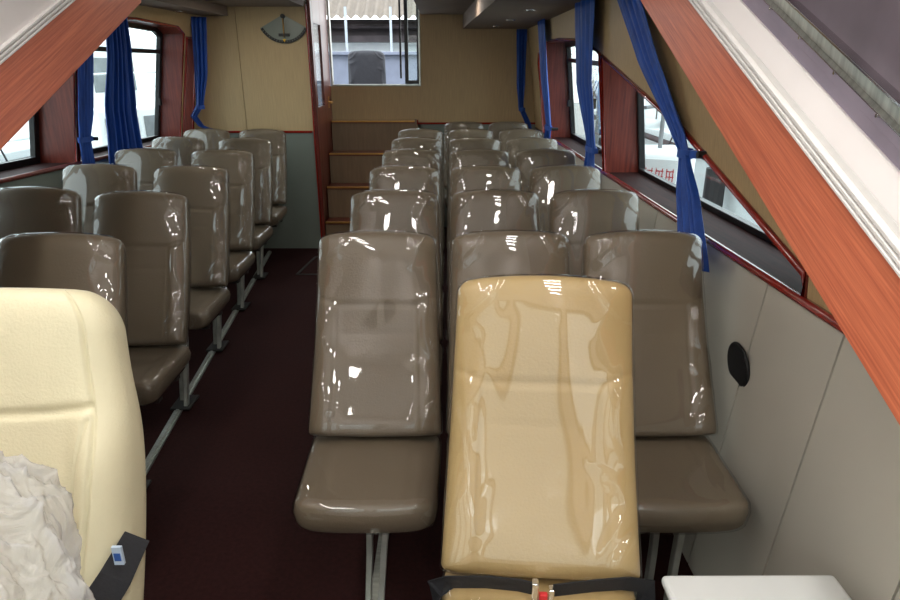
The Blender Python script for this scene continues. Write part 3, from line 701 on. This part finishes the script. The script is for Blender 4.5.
# radar-like reel and pod outside the near right window
e = empty('deck_winch', (2.38,7.3,-1.2)); tag(e, 'white deck winch with round drum outside the sloping right window', 'winch')
m = MB(); m.box((-.3,-.35,0), (.3,.35,2.15)); m.build('housing', M['ext_white'], e, bevel=.05)
m = MB(); m.tube([(-.32,.1,2.4),(-.2,.1,2.4)], .16, n=24); m.tube([(-.2,.1,2.4),(.1,.1,2.4)], .05, n=16); m.build('drum', M['ext_white'], e)
m = MB(); m.tube([(0,.0,2.15),(0,.0,2.9)], .025, n=8); m.tube([(-.3,-.3,2.6),(.3,.5,2.6)], .02, n=8); m.build('post', M['ext_mid'], e)
# notice board with red lettering
e = empty('notice_board', (1.93,6.0,-1.2), R(62)); tag(e, 'white board with red lettering outside the sloping right window', 'sign')
m = MB(); m.box((-.01,-.2,1.94), (.01,.2,2.2)); m.build('panel', M['ext_white'], e)
m = MB(); m.tube([(0.02,-.16,0),(0.02,-.16,2.1)], .015, n=8); m.tube([(0.02,.16,0),(0.02,.16,2.1)], .015, n=8); m.build('post', M['ext_mid'], e)
m = MB(); random.seed(11)
for k in range(4):
    y_ = .145-k*.095
    for q in range(3): m.box((-.012,y_-.036,1.99+q*.05), (-.0105,y_+.034,2.0+q*.05))
    for q in range(3): yy = y_-.032+q*.028; m.box((-.012,yy,1.98+(q % 2)*.02), (-.0105,yy+.009,2.12-(q % 2)*.03))
m.build('lettering', M['red_ink'], e)
# left outside gear: pump, container
e = empty('boat_hoist', (-4.3,9.0,-1.2), R(-25)); tag(e, 'white boat hoist column with a curved arm outside the left window', 'hoist')
m = MB(); m.box((-.06,.25,0), (.06,.37,3.2)); m.tube([(0,.1,1.8),(0,.1,2.85),(0,-.02,2.95),(0,-.16,2.9),(0,-.2,2.7),(0,-.2,1.8)], .02, n=8); m.build('column', M['ext_white'], e)
m = MB(); m.box((-.25,-.6,0), (.15,.7,2.5)); m.build('housing', M['ext_white'], e, bevel=.04)
m = MB(); m.box((.155,-.5,2.1), (.17,.0,2.38)); m.box((.155,.1,2.1), (.17,.55,2.38)); m.build('hatch', M['ext_mid'], e, bevel=.01)
e = empty('workshop_hall', (0,-14,-1.2)); tag(e, 'grey workshop hall standing on the yard ahead of the boat', 'building')  # added wall, out of view; it dims the sky mirrored in the seat covers
m = MB(); m.box((-16,-.3,0), (16,0,9)); m.build('wall', M['ext_mid'], e)
# aft: boat shed
e = empty('boat_shed', (-1.5,15,-1.2)); tag(e, 'boat shed with corrugated roof seen through the aft hatch', 'building')
m = MB(); m.box((-2.9,0,0), (2.9,.2,3.5)); m.build('wall', M['ext_white'], e)
m = MB(); m.box((-2.9,-.5,3.5), (2.9,-.2,3.62)); m.box((-2.9,-.2,3.5), (2.9,.3,3.95)); m.tube([(-2.9,-.4,3.8),(2.9,-.4,3.8)], .05, n=8); m.build('eaves', M['ext_dark'], e)
m = MB(); n = 240
top = []; bot = []
for i in range(n+1):
    x_ = -2.9+5.8*i/n; zz = .035*math.sin(i*math.pi/4)
    bot.append(m.bm.verts.new((x_,-.9,3.95+zz))); top.append(m.bm.verts.new((x_,3.5,6.2+zz)))
for i in range(n): m.bm.faces.new((bot[i], bot[i+1], top[i+1], top[i]))
m.build('roof', M['ext_roof'], e, smooth=True)
for x_ in (-.48,.40,-2.3,2.3):
    m = MB(); m.box((x_-.022,-1.4,0), (x_+.022,-1.35,4.1)); m.build('post', M['ext_grey'], e)
m = MB(); m.box((-4.6,11.0,-1.2), (1.9,11.3,1.98)); m.box((-4.6,10.9,1.98), (1.9,11.4,2.03)); tag(m.build('quay_wall', M['quay'], bevel=.01), 'blue-grey low wall behind the dark deck seat outside the aft hatch', 'wall')
e = empty('covered_deck_chair', (-1.03,8.75,1.18)); tag(e, 'dark grey covered chair on the aft deck seen through the open hatch', 'chair')
m = pad(.50,.47,.70,.06,.06,.07, None, 0, wr=.02, seed=5.5); o = m.build('backrest', M['dark_cloth'], e, smooth=True); o.location.z = .11
m = MB(); m.box((-.25,-.45,0), (.25,.02,.16)); m.build('seat_cushion', M['dark_cloth'], e, bevel=.03)
m = MB(); m.box((-2.6,7.6,1.1), (1.2,9.6,1.18)); struct(m.build('floor_aft_deck', M['ext_grey']))
# ------------------------------------------------------------------ light
wd = bpy.data.worlds.new('sky'); bpy.context.scene.world = wd; wd.use_nodes = True
nt = wd.node_tree; bg = nt.nodes['Background']
tc = nt.nodes.new('ShaderNodeTexCoord'); sx = nt.nodes.new('ShaderNodeSeparateXYZ'); rp = nt.nodes.new('ShaderNodeValToRGB')
nt.links.new(tc.outputs['Generated'], sx.inputs[0]); nt.links.new(sx.outputs['Z'], rp.inputs[0])
rp.color_ramp.elements[0].color = (.85,.9,.92,1); rp.color_ramp.elements[1].color = (.8,.9,1,1)
nt.links.new(rp.outputs[0], bg.inputs['Color']); bg.inputs['Strength'].default_value = 4.0
sl = bpy.data.lights.new('hazy_sun', 'SUN'); sl.energy = 1.2; sl.angle = R(25); so_ = bpy.data.objects.new('hazy_sun', sl); C.objects.link(so_); so_.rotation_euler = (R(48),0,R(8))
def area(loc, rot, sx_, sy_, p, col=(1,1,1)):
    l = bpy.data.lights.new('window_daylight', 'AREA'); l.shape = 'RECTANGLE'; l.size = sx_; l.size_y = sy_; l.energy = p; l.color = col
    o = bpy.data.objects.new('window_daylight', l); C.objects.link(o); o.location = loc; o.rotation_euler = rot
    return o
for a, b in ((-2.75,-1.75),(-1.6,-.62),(-.47,.5),(.62,1.25)):
    area(((a+b)/2,-1.75,1.78), (R(90),0,0), (b-a)*.9, 1.0, 4.5, (1,.98,.96))
area((-.8,7.9,2.1), (R(-90),0,0), .9, .9, 3)

for X in (-1.0,.42):
    for Y in (-1.2,-.6,0,.6,1.2):  # rows run past the inferred lamps; the extra ones are added for seat highlights
        e = empty('ceiling_lamp', (X,Y,2.9)); tag(e, 'square lamp in the wheelhouse ceiling', 'ceiling light', 'square wheelhouse ceiling lamps')
        m = MB(); p = [(-.14,-.14),(.14,-.14),(.14,.14),(-.14,.14)]; q = inset(p, .02)
        m.ring([(x,y,-.02) for x, y in p], [(x,y,-.02) for x, y in q], [(x,y,0) for x, y in p], [(x,y,0) for x, y in q]); m.build('frame', M['white_gloss'], e)
        o = area((X,Y,2.885), (0,0,0), .22, .22, 6.5, (1,.97,.92)); o.name = 'lamp_light'
for X, Y in ((-1.6,3.6),(-.2,3.6),(-.9,4.6),(.1,5.6),(-1.6,5.8)):  # bare fill lights added under the cabin ceiling to brighten it, without fixtures
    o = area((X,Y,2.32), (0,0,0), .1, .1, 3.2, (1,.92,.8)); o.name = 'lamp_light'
cam = bpy.data.cameras.new('camera'); co = bpy.data.objects.new('camera', cam); C.objects.link(co)
co.location = (0,0,H); co.rotation_euler = (R(70),0,-.0044); cam.sensor_width = 36; cam.lens = 25.6; cam.clip_start = .02
sc = bpy.context.scene; sc.camera = co
sc.view_settings.view_transform = 'Standard'; sc.view_settings.look = 'None'; sc.view_settings.gamma = 1; sc.view_settings.use_curve_mapping = False
sc.view_settings.exposure = 0
